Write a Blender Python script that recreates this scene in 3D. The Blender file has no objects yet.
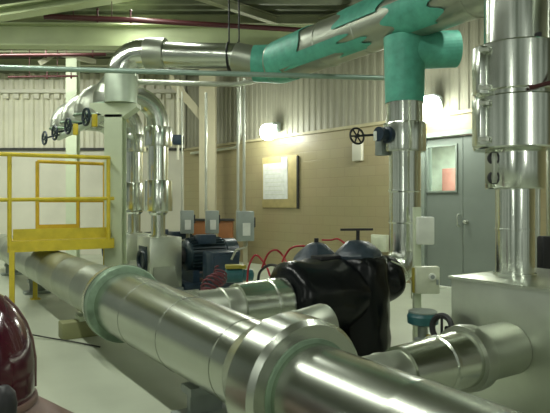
import bpy, bmesh, math, random
from mathutils import Vector, Matrix
random.seed(7)
SC = bpy.context.scene
COL = SC.collection
CAMZ, FPX, HOR = 1.45, 550.0, 204.0
def P(px, py, Y):                      # where a sight line meets depth Y (metres)
    return Vector(((px - 275) / FPX * Y, Y, CAMZ - (py - HOR) / FPX * Y))
RZ = math.atan2(.5466, .8374)          # the pump rows run at this angle in the hall
EU = Vector((.8374, .5466, 0)); ES = Vector((-.5466, .8374, 0)); EZ = Vector((0, 0, 1))
def F(u, s, z): return EU * u + ES * s + EZ * z
V = Vector

# ------------------------------------------------------------------ materials
def mat(name, col, rough=.5, metal=0., var=.12, vscale=6., bump=0., bscale=30., spec=.5, coat=0., stretch=None, rvar=0.):
    m = bpy.data.materials.new(name); m.use_nodes = True
    nt = m.node_tree; b = nt.nodes['Principled BSDF']
    b.inputs['Metallic'].default_value = metal
    b.inputs['Roughness'].default_value = rough
    b.inputs['Specular IOR Level'].default_value = spec
    b.inputs['Coat Weight'].default_value = coat
    tc = nt.nodes.new('ShaderNodeTexCoord'); mp = nt.nodes.new('ShaderNodeMapping')
    nt.links.new(tc.outputs['Object'], mp.inputs['Vector'])
    if stretch: mp.inputs['Scale'].default_value = stretch
    nz = nt.nodes.new('ShaderNodeTexNoise'); nz.inputs['Scale'].default_value = vscale; nz.inputs['Detail'].default_value = 5
    nt.links.new(mp.outputs[0], nz.inputs['Vector'])
    rp = nt.nodes.new('ShaderNodeValToRGB')
    rp.color_ramp.elements[0].position = .3; rp.color_ramp.elements[1].position = .7
    c0 = [max(0, c * (1 - var)) for c in col]; c1 = [min(1, c * (1 + var)) for c in col]
    rp.color_ramp.elements[0].color = (*c0, 1); rp.color_ramp.elements[1].color = (*c1, 1)
    nt.links.new(nz.outputs['Fac'], rp.inputs['Fac'])
    nt.links.new(rp.outputs['Color'], b.inputs['Base Color'])
    if rvar:
        mr = nt.nodes.new('ShaderNodeMapRange')
        mr.inputs['To Min'].default_value = max(.03, rough - rvar); mr.inputs['To Max'].default_value = rough + rvar
        nt.links.new(nz.outputs['Fac'], mr.inputs['Value']); nt.links.new(mr.outputs[0], b.inputs['Roughness'])
    if bump:
        n2 = nt.nodes.new('ShaderNodeTexNoise'); n2.inputs['Scale'].default_value = bscale; n2.inputs['Detail'].default_value = 3
        nt.links.new(mp.outputs[0], n2.inputs['Vector'])
        bp = nt.nodes.new('ShaderNodeBump'); bp.inputs['Strength'].default_value = bump; bp.inputs['Distance'].default_value = .02
        nt.links.new(n2.outputs['Fac'], bp.inputs['Height']); nt.links.new(bp.outputs[0], b.inputs['Normal'])
    return m
def emat(name, col, st):
    m = bpy.data.materials.new(name); m.use_nodes = True
    b = m.node_tree.nodes['Principled BSDF']
    b.inputs['Base Color'].default_value = (*col, 1); b.inputs['Emission Color'].default_value = (*col, 1)
    b.inputs['Emission Strength'].default_value = st
    return m
def glassmat(name):
    m = bpy.data.materials.new(name); m.use_nodes = True
    b = m.node_tree.nodes['Principled BSDF']
    b.inputs['Base Color'].default_value = (.85, .95, .9, 1); b.inputs['Roughness'].default_value = .03
    b.inputs['Transmission Weight'].default_value = 1; b.inputs['IOR'].default_value = 1.1
    return m
def brickmat(name, c1, c2, cm):
    m = bpy.data.materials.new(name); m.use_nodes = True
    nt = m.node_tree; b = nt.nodes['Principled BSDF']; b.inputs['Roughness'].default_value = .40
    tc = nt.nodes.new('ShaderNodeTexCoord'); sp = nt.nodes.new('ShaderNodeSeparateXYZ'); cb = nt.nodes.new('ShaderNodeCombineXYZ')
    nt.links.new(tc.outputs['Object'], sp.inputs[0]); nt.links.new(sp.outputs['X'], cb.inputs['X']); nt.links.new(sp.outputs['Z'], cb.inputs['Y'])
    bk = nt.nodes.new('ShaderNodeTexBrick'); bk.inputs['Scale'].default_value = 1.0
    bk.inputs['Brick Width'].default_value = .4; bk.inputs['Row Height'].default_value = .2; bk.inputs['Mortar Size'].default_value = .008
    bk.inputs['Color1'].default_value = (*c1, 1); bk.inputs['Color2'].default_value = (*c2, 1); bk.inputs['Mortar'].default_value = (*cm, 1)
    nt.links.new(cb.outputs[0], bk.inputs['Vector'])
    nz = nt.nodes.new('ShaderNodeTexNoise'); nz.inputs['Scale'].default_value = 1.2; nz.inputs['Detail'].default_value = 6
    nt.links.new(tc.outputs['Object'], nz.inputs['Vector'])
    mx = nt.nodes.new('ShaderNodeMix'); mx.data_type = 'RGBA'; mx.blend_type = 'MULTIPLY'; mx.inputs['Factor'].default_value = .5
    nt.links.new(bk.outputs['Color'], mx.inputs['A']); nt.links.new(nz.outputs['Color'], mx.inputs['B'])
    mr = nt.nodes.new('ShaderNodeMix'); mr.data_type = 'RGBA'; mr.inputs['Factor'].default_value = .25
    nt.links.new(bk.outputs['Color'], mr.inputs['A']); nt.links.new(mx.outputs['Result'], mr.inputs['B'])
    nt.links.new(mr.outputs['Result'], b.inputs['Base Color'])
    bp = nt.nodes.new('ShaderNodeBump'); bp.inputs['Strength'].default_value = .25; bp.inputs['Distance'].default_value = .01
    nt.links.new(bk.outputs['Fac'], bp.inputs['Height']); bp.invert = True
    nt.links.new(bp.outputs[0], b.inputs['Normal'])
    return m

M = {}
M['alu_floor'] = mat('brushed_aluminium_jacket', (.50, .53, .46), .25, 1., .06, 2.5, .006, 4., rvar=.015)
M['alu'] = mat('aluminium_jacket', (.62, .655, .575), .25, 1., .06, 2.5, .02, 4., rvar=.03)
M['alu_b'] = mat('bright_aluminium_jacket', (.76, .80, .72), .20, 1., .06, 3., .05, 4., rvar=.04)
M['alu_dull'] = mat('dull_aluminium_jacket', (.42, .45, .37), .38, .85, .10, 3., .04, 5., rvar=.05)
M['alu_box'] = mat('sheet_metal_box', (.66, .70, .60), .33, 1., .10, 3., .18, 3., rvar=.08)
M['patina'] = mat('green_grey_jacket_edge', (.24, .34, .24), .45, .5, .3, 8., .1, 10.)
M['pale_lag'] = mat('pale_green_lagging', (.50, .58, .46), .45, .5, .1, 4., .05, 8.)
M['teal'] = mat('teal_reflection', (.10, .41, .30), .5, .1, .18, 9., .2, 14.)  # green reflections on the pipes, painted as teal colour
M['floor'] = mat('painted_concrete_floor', (.46, .50, .385), .42, 0, .16, .9, .04, 22., rvar=.1)
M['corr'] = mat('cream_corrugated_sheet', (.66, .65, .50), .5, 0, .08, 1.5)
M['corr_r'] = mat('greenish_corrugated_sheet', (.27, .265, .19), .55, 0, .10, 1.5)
M['lowwall'] = mat('cream_wall_panel', (.62, .61, .49), .6, 0, .10, 1.0)
M['block'] = brickmat('mustard_block_wall', (.365, .315, .17), (.35, .30, .16), (.315, .27, .145))
M['ledge'] = mat('wall_ledge', (.42, .38, .22), .5)
M['deck'] = mat('dark_roof_deck', (.15, .17, .105), .6, 0, .25, 2.5)
M['beam'] = mat('pale_green_steel', (.40, .46, .255), .55, 0, .10, 2.)
M['purlin'] = mat('olive_steel', (.36, .38, .24), .55, 0, .12, 2.)
M['colg'] = mat('pale_green_column_paint', (.53, .60, .42), .45, 0, .06, 3.)
M['colc'] = mat('cream_column_paint', (.45, .42, .28), .5, 0, .06, 3.)
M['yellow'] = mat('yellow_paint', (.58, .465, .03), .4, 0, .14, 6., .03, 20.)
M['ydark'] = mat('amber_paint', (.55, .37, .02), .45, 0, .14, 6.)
M['navy'] = mat('navy_paint', (.013, .028, .036), .35, 0, .25, 8., .05, 30.)
M['navyb'] = mat('blue_black_paint', (.02, .038, .06), .3, 0, .25, 8.)
M['black'] = mat('black_plastic_wrap', (.005, .006, .007), .24, 0, .3, 6., .2, 9., spec=.28, stretch=(1, 1, .4))
M['blackm'] = mat('matt_black', (.012, .012, .014), .5)
M['dome'] = mat('slate_blue_cover', (.03, .045, .06), .38, 0, .3, 14., .3, 12.)
M['redpipe'] = mat('maroon_pipe_paint', (.055, .008, .009), .5)
M['hose'] = mat('red_hose', (.33, .012, .022), .4)
M['dred'] = mat('dark_red_coil', (.13, .018, .03), .45)
M['maroon'] = mat('glossy_maroon_paint', (.05, .006, .014), .16, 0, .25, 3., .05, 8., coat=.6)
M['pink'] = mat('dusty_pink_paint', (.17, .105, .085), .5, 0, .2, 4.)
M['door'] = mat('grey_green_door_paint', (.205, .24, .205), .4, 0, .06, 2.)
M['dframe'] = mat('door_frame_paint', (.25, .30, .25), .4)
M['white'] = mat('white_enamel', (.72, .76, .66), .4)
M['ivory'] = mat('ivory_enamel', (.56, .60, .45), .4)
M['grey'] = mat('grey_enamel', (.27, .31, .28), .4)
M['paper'] = mat('paper', (.66, .68, .62), .7, 0, .10, 9.)
M['tan'] = mat('tan_board', (.47, .39, .17), .6)
M['dark'] = mat('dark_trim', (.03, .03, .025), .6)
M['brown'] = mat('red_brown_wood', (.27, .105, .03), .5, 0, .2, 4.)
M['steelpipe'] = mat('grey_green_conduit', (.28, .38, .315), .35, .35, .1, 4.)
M['conduit'] = mat('galvanised_conduit', (.62, .65, .56), .3, .85, .08, 4.)
M['plate'] = mat('platform_plate', (.54, .44, .03), .5, 0, .2, 8.)
M['cloth'] = mat('pale_cloth', (.62, .64, .52), .8)
M['glass'] = glassmat('window_glass')
M['lamp'] = emat('lamp_glass', (.95, 1., .93), 28.)
M['tealp'] = mat('teal_paint', (.03, .12, .13), .35, 0, .2, 10.)
M['mustard'] = mat('mustard_green_paint', (.30, .26, .03), .45)
M['pinkbox'] = mat('dusty_rose_panel', (.36, .17, .14), .6)
M['farwall'] = mat('far_room_wall', (.62, .70, .60), .6)
M['olive'] = mat('faded_olive_paint', (.25, .26, .12), .55, 0, .15, 5.)
M['cable'] = mat('grey_cable', (.35, .35, .27), .5)

# ------------------------------------------------------------------ mesh builder (world coordinates)
class MB:
    def __init__(self): self.bm = bmesh.new()
    def box(self, c, size, rz=0., bev=.0, rot=None):
        mtx = Matrix.Translation(V(c)) @ (rot.to_4x4() if rot else Matrix.Rotation(rz, 4, 'Z')) @ Matrix.Diagonal((*size, 1))
        r = bmesh.ops.create_cube(self.bm, size=1, matrix=mtx)
        if bev:
            es = list({e for v in r['verts'] for e in v.link_edges})
            bmesh.ops.bevel(self.bm, geom=es, offset=bev, segments=2, affect='EDGES', profile=.5)
        return self
    def bar(self, a, b, w, h, up=EZ):                  # rectangular bar from a to b
        a, b = V(a), V(b); d = b - a; y = d.normalized(); x = y.cross(up)
        if x.length < 1e-4: x = y.cross(V((1, 0, 0)))
        x.normalize(); z = x.cross(y)
        return self.box((a + b) / 2, (w, d.length, h), rot=Matrix((x, y, z)).transposed())
    def tube(self, pts, rad, n=16, caps=True, closed=False):
        pts = [V(p) for p in pts]; k = len(pts)
        if not isinstance(rad, (list, tuple)): rad = [rad] * k
        if len(rad) != k:                              # spread a radius list over the path
            q = len(rad) - 1
            rad = [rad[min(int(i / (k - 1) * q), q - 1)] * (1 - (i / (k - 1) * q - min(int(i / (k - 1) * q), q - 1))) + rad[min(int(i / (k - 1) * q), q - 1) + 1] * (i / (k - 1) * q - min(int(i / (k - 1) * q), q - 1)) for i in range(k)]
        tang = []
        for i in range(k):
            if closed: t = (pts[(i + 1) % k] - pts[i - 1])
            else: t = pts[min(i + 1, k - 1)] - pts[max(i - 1, 0)]
            if not closed and 0 < i < k - 1:
                a = (pts[i] - pts[i - 1]); b = (pts[i + 1] - pts[i])
                if a.length > 1e-6 and b.length > 1e-6: t = a.normalized() + b.normalized()
            if t.length < 1e-7: t = tang[-1] if tang else EZ
            tang.append(t.normalized())
        x = tang[0].orthogonal().normalized(); rings = []
        for i in range(k):
            x = (x - tang[i] * x.dot(tang[i])).normalized(); y = tang[i].cross(x)
            sc = 1.
            rings.append([self.bm.verts.new(pts[i] + (x * math.cos(2 * math.pi * j / n) + y * math.sin(2 * math.pi * j / n)) * rad[i]) for j in range(n)])
        m = k if closed else k - 1
        for i in range(m):
            A, B = rings[i], rings[(i + 1) % k]
            for j in range(n): self.bm.faces.new((A[j], A[(j + 1) % n], B[(j + 1) % n], B[j]))
        if caps and not closed:
            self.bm.faces.new(list(reversed(rings[0]))); self.bm.faces.new(rings[-1])
        return self
    def cyl(self, a, b, r0, r1=None, n=24): return self.tube([a, b], [r0, r0 if r1 is None else r1], n)
    def lathe(self, o, axis, prof, n=40, caps=True):   # prof: (distance along axis, radius)
        o = V(o); a = V(axis).normalized()
        x = a.orthogonal().normalized() if abs(a.z) < .9 else V((1, 0, 0)); x = (x - a * x.dot(a)).normalized(); y = a.cross(x)
        rings = [[self.bm.verts.new(o + a * t + (x * math.cos(2 * math.pi * j / n) + y * math.sin(2 * math.pi * j / n)) * max(r, 1e-4)) for j in range(n)] for t, r in prof]
        for A, B in zip(rings, rings[1:]):
            for j in range(n): self.bm.faces.new((A[j], A[(j + 1) % n], B[(j + 1) % n], B[j]))
        if caps: self.bm.faces.new(list(reversed(rings[0]))); self.bm.faces.new(rings[-1])
        return self
    def torus(self, c, axis, R, r, n=28, m=8):
        a = V(axis).normalized(); x = a.orthogonal().normalized(); y = a.cross(x)
        return self.tube([V(c) + (x * math.cos(2 * math.pi * i / n) + y * math.sin(2 * math.pi * i / n)) * R for i in range(n)], r, m, closed=True)
    def sheet(self, o, axis, up, L, R, t0, t1, nt=14, nl=6, jit=0., th=.006):   # curved patch lying on a pipe
        o = V(o); a = V(axis).normalized(); z = V(up); z = (z - a * z.dot(a)).normalized(); x = a.cross(z)
        vs = [[[self.bm.verts.new(o + a * (L * i / nl + (jit * math.sin(j * .75 + 1) * (1 if i in (0, nl) else .0))) + (z * math.cos(t0 + (t1 - t0) * j / nt) + x * math.sin(t0 + (t1 - t0) * j / nt)) * (R + q * th)) for j in range(nt + 1)] for i in range(nl + 1)] for q in (0, 1)]
        for i in range(nl):
            for j in range(nt):
                for q in (0, 1):
                    f = (vs[q][i][j], vs[q][i][j + 1], vs[q][i + 1][j + 1], vs[q][i + 1][j])
                    self.bm.faces.new(f if q else f[::-1])
        def edge(l0, l1):
            for p in range(len(l0) - 1): self.bm.faces.new((l0[p], l0[p + 1], l1[p + 1], l1[p]))
        edge(vs[0][0], vs[1][0]); edge(vs[1][nl], vs[0][nl])
        edge([r[0] for r in vs[1]], [r[0] for r in vs[0]]); edge([r[nt] for r in vs[0]], [r[nt] for r in vs[1]])
        return self
    def prism(self, poly, off):                        # polygon (world points) extruded by vector
        off = V(off); A = [self.bm.verts.new(V(p)) for p in poly]; B = [self.bm.verts.new(V(p) + off) for p in poly]
        self.bm.faces.new(A[::-1]); self.bm.faces.new(B); n = len(A)
        for i in range(n): self.bm.faces.new((A[i], A[(i + 1) % n], B[(i + 1) % n], B[i]))
        return self

def fillet(pts, R, n=6):
    pts = [V(p) for p in pts]; out = [pts[0]]
    for i in range(1, len(pts) - 1):
        a = (pts[i - 1] - pts[i]).normalized(); b = (pts[i + 1] - pts[i]).normalized()
        ang = a.angle(b); r = R[i - 1] if isinstance(R, (list, tuple)) else R
        t = r / math.tan(ang / 2); c = pts[i] + (a + b).normalized() * (r / math.sin(ang / 2))
        p0 = pts[i] + a * t; p1 = pts[i] + b * t; v0 = p0 - c; v1 = p1 - c; w = v0.angle(v1)
        for k in range(n + 1):
            f = k / n
            out.append(c + (v0 * math.sin((1 - f) * w) + v1 * math.sin(f * w)) / math.sin(w))
    out.append(pts[-1]); return out

WL = {}
def link(name, mesh_bm, m, parent=None, angle=34., origin=None, rz=None):
    bm = mesh_bm.bm if isinstance(mesh_bm, MB) else mesh_bm
    bmesh.ops.recalc_face_normals(bm, faces=bm.faces[:])
    bm.normal_update()
    lim = math.radians(angle)
    for e in bm.edges:
        if len(e.link_faces) == 2 and e.calc_face_angle(0) > lim: e.smooth = False
    for f in bm.faces: f.smooth = True
    if origin is None:
        xs = [v.co for v in bm.verts]
        lo = V((min(c.x for c in xs), min(c.y for c in xs), min(c.z for c in xs))); hi = V((max(c.x for c in xs), max(c.y for c in xs), max(c.z for c in xs)))
        origin = V(((lo.x + hi.x) / 2, (lo.y + hi.y) / 2, lo.z))
    origin = V(origin)
    if rz is None: bmesh.ops.translate(bm, verts=bm.verts[:], vec=-origin)
    me = bpy.data.meshes.new(name); bm.to_mesh(me); bm.free()
    me.materials.append(M[m] if isinstance(m, str) else m)
    o = bpy.data.objects.new(name, me); COL.objects.link(o)
    if rz is not None: o.rotation_euler = (0, 0, rz)
    WL[o] = origin
    if parent is not None: o.parent = parent; o.location = origin - WL[parent]
    else: o.location = origin
    return o
obj = link
def tag(o, label, cat, group=None):
    o['label'] = label; o['category'] = cat
    if group: o['group'] = group
    return o
def thing(name, loc, label, cat, group=None):
    o = bpy.data.objects.new(name, None); COL.objects.link(o); o.location = V(loc); o.empty_display_size = .1
    WL[o] = V(loc); return tag(o, label, cat, group)
def struct(o): o['kind'] = 'structure'; return o
def dup(root, delta, label, group=None):
    r = root.copy(); COL.objects.link(r); r.location = root.location + V(delta); r['label'] = label
    if group: r['group'] = group
    for ch in list(root.children):
        c = ch.copy(); COL.objects.link(c); c.parent = r
        for g in list(ch.children):
            d = g.copy(); COL.objects.link(d); d.parent = c
    return r
def one(name, mb, m, label, cat, group=None, angle=34.): return tag(link(name, mb, m, None, angle), label, cat, group)

# ------------------------------------------------------------------ the setting
mb = MB(); mb.box((-1.5, 7, -.1), (26, 20, .2)); struct(link('floor', mb, 'floor'))
QW = V((2.88, 9.6, 0)); AW = math.atan2(-.748, .663)
WX = V((.663, -.748, 0)); WN = V((.748, .663, 0))           # along the right wall / outwards
def W(a, n, z): return QW + WX * a + WN * n + EZ * z
A0, A1 = -8.29, 12.
DA0, DA1, DZ = -.36, 1.20, 2.70
LEDGE, ROOF = 3.0, 5.2
# local frame of the right wall: x along, y outwards
def lbox(b, x0, x1, y0, y1, z0, z1): return b.box(((x0 + x1) / 2, (y0 + y1) / 2, (z0 + z1) / 2), (x1 - x0, y1 - y0, z1 - z0))
def corrug(b, x0, x1, z0, z1, pitch, dep, y=0.):
    xs = []; x = x0
    while x < x1 - 1e-6:
        for fx, fy in ((0, 0), (.35, 0), (.5, -dep), (.85, -dep)): xs.append((min(x + fx * pitch, x1), y + fy))
        x += pitch
    xs.append((x1, y))
    lo = [b.bm.verts.new((p[0], p[1], z0)) for p in xs]; hi = [b.bm.verts.new((p[0], p[1], z1)) for p in xs]
    for i in range(len(xs) - 1): b.bm.faces.new((lo[i], lo[i + 1], hi[i + 1], hi[i]))
    return b
mb = MB(); lbox(mb, A0, DA0, 0, .2, 0, LEDGE); lbox(mb, DA1, A1, 0, .2, 0, LEDGE); lbox(mb, DA0, DA1, 0, .2, DZ, LEDGE)
struct(link('wall_right', mb, 'block', origin=QW, rz=AW))
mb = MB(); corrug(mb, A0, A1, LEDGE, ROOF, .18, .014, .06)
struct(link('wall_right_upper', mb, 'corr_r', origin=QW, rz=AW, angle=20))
mb = MB(); lbox(mb, A0, A1, -.05, .08, LEDGE - .03, LEDGE + .03); struct(link('trim_1', mb, 'ledge', origin=QW, rz=AW))
YL = 15.8
mb = MB(); mb.box((-7.8, YL + .1, 1.5), (10.5, .2, 3.0)); struct(link('wall_left', mb, 'lowwall'))
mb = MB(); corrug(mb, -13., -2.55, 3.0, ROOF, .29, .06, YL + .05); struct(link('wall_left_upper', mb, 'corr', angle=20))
mb = MB(); mb.box((-7.8, YL - .03, 3.02), (10.5, .1, .07)); struct(link('trim_2', mb, 'dark'))
mb = MB(); mb.box((-7.8, YL - .08, 4.66), (10.5, .22, .10))
for i in range(36): mb.box((-12.9 + i * .29, YL - .07, 4.53), (.15, .1, .14))
struct(link('trim_3', mb, 'lowwall'))
# roof deck (ribs across the hall) with the purlins under it
mb = MB(); bmr = mb.bm
ys = []; y = -2.; 
while y < 16.5:
    for fy, fz in ((0, 0), (.3, 0), (.45, .07), (.85, .07)): ys.append((y + fy * .3, ROOF + fz))
    y += .3
L = [bmr.verts.new((-14, a, b)) for a, b in ys]; R_ = [bmr.verts.new((11.5, a, b)) for a, b in ys]
for i in range(len(ys) - 1): bmr.faces.new((L[i], L[i + 1], R_[i + 1], R_[i]))
struct(link('ceiling', mb, 'deck', angle=20))
# door: opening in the right wall, two leaves
dt = bpy.data.objects.new('door_1', None); COL.objects.link(dt); dt['kind'] = 'structure'; dt.location = W((DA0 + DA1) / 2, 0, 0); WL[dt] = dt.location.copy()
def wbox(b, a0, a1, n0, n1, z0, z1, bev=0.): return b.box(W((a0 + a1) / 2, (n0 + n1) / 2, (z0 + z1) / 2), (a1 - a0, n1 - n0, z1 - z0), rz=AW, bev=bev)
mb = MB(); wbox(mb, DA0, DA0 + .07, -.04, .2, 0, DZ); wbox(mb, DA1 - .07, DA1, -.04, .2, 0, DZ); wbox(mb, DA0, DA1, -.04, .2, DZ - .08, DZ)
obj('door_frame', mb, 'dframe', dt)
mid = .42
WA0, WA1, WZ0, WZ1 = DA0 + .11, mid - .13, 1.68, 2.45
mb = MB(); wbox(mb, DA0 + .08, WA0, .03, .08, .02, DZ - .09); wbox(mb, WA1, mid - .008, .03, .08, .02, DZ - .09)
wbox(mb, WA0, WA1, .03, .08, .02, WZ0); wbox(mb, WA0, WA1, .03, .08, WZ1, DZ - .09)
leaf = obj('door_leaf', mb, 'door', dt)
mb = MB()
for a0, a1, z0, z1 in ((WA0 - .03, WA0, WZ0 - .03, WZ1 + .03), (WA1, WA1 + .03, WZ0 - .03, WZ1 + .03), (WA0, WA1, WZ0 - .03, WZ0), (WA0, WA1, WZ1, WZ1 + .03)): wbox(mb, a0, a1, .005, .032, z0, z1)
obj('window_frame', mb, 'dframe', leaf)
mb = MB(); wbox(mb, WA0, WA1, .05, .058, WZ0, WZ1); obj('window_pane', mb, 'glass', leaf)
mb = MB(); mb.tube(fillet([W(mid - .06, .03, 1.28), W(mid - .06, -.05, 1.28), W(mid - .06, -.05, 1.08), W(mid - .06, .03, 1.08)], .03, 3), .011, 8); obj('door_handle', mb, 'conduit', leaf)
mb = MB(); wbox(mb, mid + .008, DA1 - .08, .03, .08, .02, DZ - .09); leaf2 = obj('door_leaf', mb, 'door', dt)
mb = MB(); mb.lathe(W(mid + .07, .03, 1.15), -WN, [(0, .035), (.02, .035), (.022, .015), (.05, .015), (.055, .03), (.08, .03), (.09, .02)], 16); obj('door_knob', mb, 'conduit', leaf2)
mb = MB(); wbox(mb, DA0, DA1, -.07, .02, 0, .03, .008); obj('threshold', mb, 'white', dt)
# what the door window looks into
mb = MB(); mb.box(W(.0, 2.6, 1.5), (5, .1, 3), rz=AW); struct(link('wall_far', mb, 'farwall'))
ck = thing('storage_cupboard', W(-.75, 2.1, 0), 'dusty rose cupboard seen through the window of the grey-green door', 'cupboard')
mb = MB(); mb.box(W(-.75, 2.1, 1.1), (.7, .5, 2.2), rz=AW, bev=.015); obj('carcass', mb, 'pinkbox', ck)
mb = MB(); mb.box(W(-.58, 1.84, 1.1), (.32, .02, 2.1), rz=AW); dd = obj('door', mb, 'pinkbox', ck)
mb = MB(); mb.cyl(W(-.7, 1.81, 1.0), W(-.7, 1.81, 1.2), .012, n=8); obj('handle', mb, 'conduit', dd)

# ------------------------------------------------------------------ roof steel
def ibeam(b, p, q, w, h, t=.02):
    b.bar(V(p) + EZ * (h / 2 - t / 2), V(q) + EZ * (h / 2 - t / 2), w, t); b.bar(V(p) - EZ * (h / 2 - t / 2), V(q) - EZ * (h / 2 - t / 2), w, t); b.bar(p, q, t, h - 2 * t)
    return b
mb = MB(); ibeam(mb, (-13, 10.0, 4.58), (1.9, 10.3, 4.54), .30, .42, .03); one('roof_girder', mb, 'beam', 'broad pale green steel girder crossing the roof above the yellow platform', 'beam')
mb = MB(); ibeam(mb, P(-40, 20, 8.2), P(140, -8, 9.4), .34, .16, .03)
one('roof_rafter', mb, 'beam', 'pale green rafter slanting across the top left corner of the roof', 'beam')
mb = MB(); ibeam(mb, P(196, -6, 9.6), P(302, 29, 11.4), .13, .16); one('roof_strut', mb, 'purlin', 'pale olive strut sloping down rightwards to the far end of the overhead pipe with teal reflections', 'beam')
mb = MB(); ibeam(mb, P(415, -8, 9.0), P(302, 28, 11.4), .12, .14); one('roof_strut', mb, 'purlin', 'pale olive strut sloping down leftwards over the silver and teal overhead pipe', 'beam')
pl0 = None
for i, (yy, lab) in enumerate(((10.9, 'olive roof purlin nearest the pale green girder'), (11.9, 'second olive roof purlin behind the pale green girder'), (12.9, 'third olive roof purlin behind the pale green girder'), (14.2, 'olive roof purlin nearest the cream far wall'))):
    xr = 2.88 - .887 * (yy - 9.6) - .12
    mb = MB(); ibeam(mb, (-12.5, yy, ROOF - .10), (xr, yy, ROOF - .10), .10, .18); one('roof_purlin', mb, 'purlin', lab, 'beam', 'purlins under the roof deck')
for a, b, lab in ((P(40, 63, 13.6), P(70, 44, 14.2), 'pale diagonal brace under the roof above the two maroon pipes'), (P(62, 54, 13.0), P(104, 64, 14.6), 'thin pale brace slanting down behind the maroon sprinkler pipe')):
    mb = MB(); mb.bar(a, b, .10, .12); one('roof_brace', mb, 'corr', lab, 'brace')

# ------------------------------------------------------------------ columns
def column(name, x, y, w, d, h, m, label, rz=RZ, haunch=True, t=.025):
    t_ = thing(name, (x, y, 0), label, 'column')
    b = MB(); R2 = Matrix.Rotation(rz, 3, 'Z')
    for sy in (-1, 1): b.box(V((x, y, h / 2)) + R2 @ V((0, sy * (d / 2 - t / 2), 0)), (w, t, h), rz=rz)
    b.box((x, y, h / 2), (t, d - 2 * t, h), rz=rz)
    obj('shaft', b, m, t_)
    b = MB(); b.box((x, y, .012), (w + .14, d + .14, .024), rz=rz, bev=.004); obj('base_plate', b, m, t_)
    return t_
c1 = column('steel_column', -2.40, 8.28, .26, .26, 2.78, 'colg', 'pale green steel column right of the yellow platform under the silver elbow', rz=0)
mb = MB(); mb.prism([(-2.75, 8.15, 2.95), (-2.05, 8.15, 2.95), (-2.05, 8.15, 2.89), (-2.27, 8.15, 2.74), (-2.53, 8.15, 2.74), (-2.75, 8.15, 2.89)], (0, .26, 0)); obj('bracket', mb, 'colg', c1)
c2 = column('steel_column', P(73, 200, 13.3).x, 13.3, .26, .24, 4.95, 'colg', 'slim pale green column behind the yellow platform', rz=0)
c3 = column('steel_column', P(208, 200, 13.9).x, 13.9, .40, .36, 4.95, 'colc', 'wide cream column in the corner of the yellow block wall', rz=0)
pc = P(208, 200, 13.9).x
mb = MB(); mb.prism([(pc - .2, 13.78, 3.55), (pc - .2, 13.78, 3.85), (pc - .95, 13.78, 4.75), (pc - .95, 13.78, 4.45)], (0, .24, 0)); obj('knee_brace', mb, 'colc', c3)

# ------------------------------------------------------------------ main floor pipe
SU = 1.65; ZC = .509
def band(prof_list): return prof_list
mp = thing('floor_pipe', F(SU, 4, 0), 'huge silver jacketed pipe running diagonally along the floor from lower right to under the platform', 'pipe')
def jacket(s0, s1, r, step=.9, bead=.006):               # lathe profile with overlap beads
    p = [(0, r)]; L_ = s1 - s0; x = step
    while x < L_ - .15:
        p += [(x - .02, r), (x - .012, r + bead), (x + .012, r + bead), (x + .013, r - .001)]; x += step
    return p + [(L_, r)]
mb = MB(); mb.lathe(F(SU, 2.2, ZC), ES, [(0, .25), (.6, .259), (1.8, .279), (3.0, .298)], 72); pj = obj('pipe_jacket', mb, 'alu_floor', mp)
for ds in (.62, 1.42, 2.22):
    rr = .25 + .016 * ds
    mb = MB(); mb.lathe(F(SU, 2.2 + ds, ZC), ES, [(0, rr - .002), (.001, rr + .003), (.011, rr + .003), (.012, rr - .002)], 72); obj('seam_band', mb, 'alu_floor', pj)
mb = MB(); mb.lathe(F(SU, 5.2, ZC), ES, jacket(5.2, 13.6, .275, .95, .004), 56); obj('far_jacket', mb, 'alu_dull', mp)
mb = MB(); mb.lathe(F(SU, 5.08, ZC), ES, [(0, .25), (0, .352), (.008, .36), (.10, .36), (.11, .352), (.28, .31), (.32, .276)], 64); obj('flange_ring', mb, 'patina', mp)
mb = MB(); mb.lathe(F(SU, 5.185, ZC), ES, [(0, .30), (0, .364), (.03, .366), (.24, .325), (.32, .29), (.32, .27)], 64); obj('ring_jacket', mb, 'alu_floor', mp)
mb = MB(); mb.lathe(F(SU, 2.2, ZC), ES, [(0, .25), (0, .335), (.03, .36), (.22, .365), (.245, .33), (.44, .27), (.46, .25)], 64); cl = obj('collar_jacket', mb, 'alu_floor', mp, angle=14)
mb = MB(); mb.lathe(F(SU, 2.19, ZC), ES, [(0, .249), (0, .268), (.012, .27), (.012, .25)], 64); obj('collar_edge_strip', mb, 'patina', cl)
mb = MB(); mb.lathe(F(SU, -.9, ZC), ES, jacket(-.9, 2.2, .246, .8, .003), 64); obj('near_jacket', mb, 'alu_floor', mp)
mb = MB(); mb.lathe(F(SU + .14, 2.70, .66), (EU + EZ * .14), [(0, .125), (.12, .125), (.125, .132), (.15, .132), (.152, .125), (.34, .125), (.365, .115), (.37, .02)], 40); obj('valve_stub', mb, 'alu_dull', mp)
mb = MB(); mb.lathe(F(SU + .06, 2.62, ZC + .17), EZ, [(0, .085), (.10, .085), (.108, .075), (.112, .02)], 28); obj('bolt_cover', mb, 'alu_b', mp)
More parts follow.
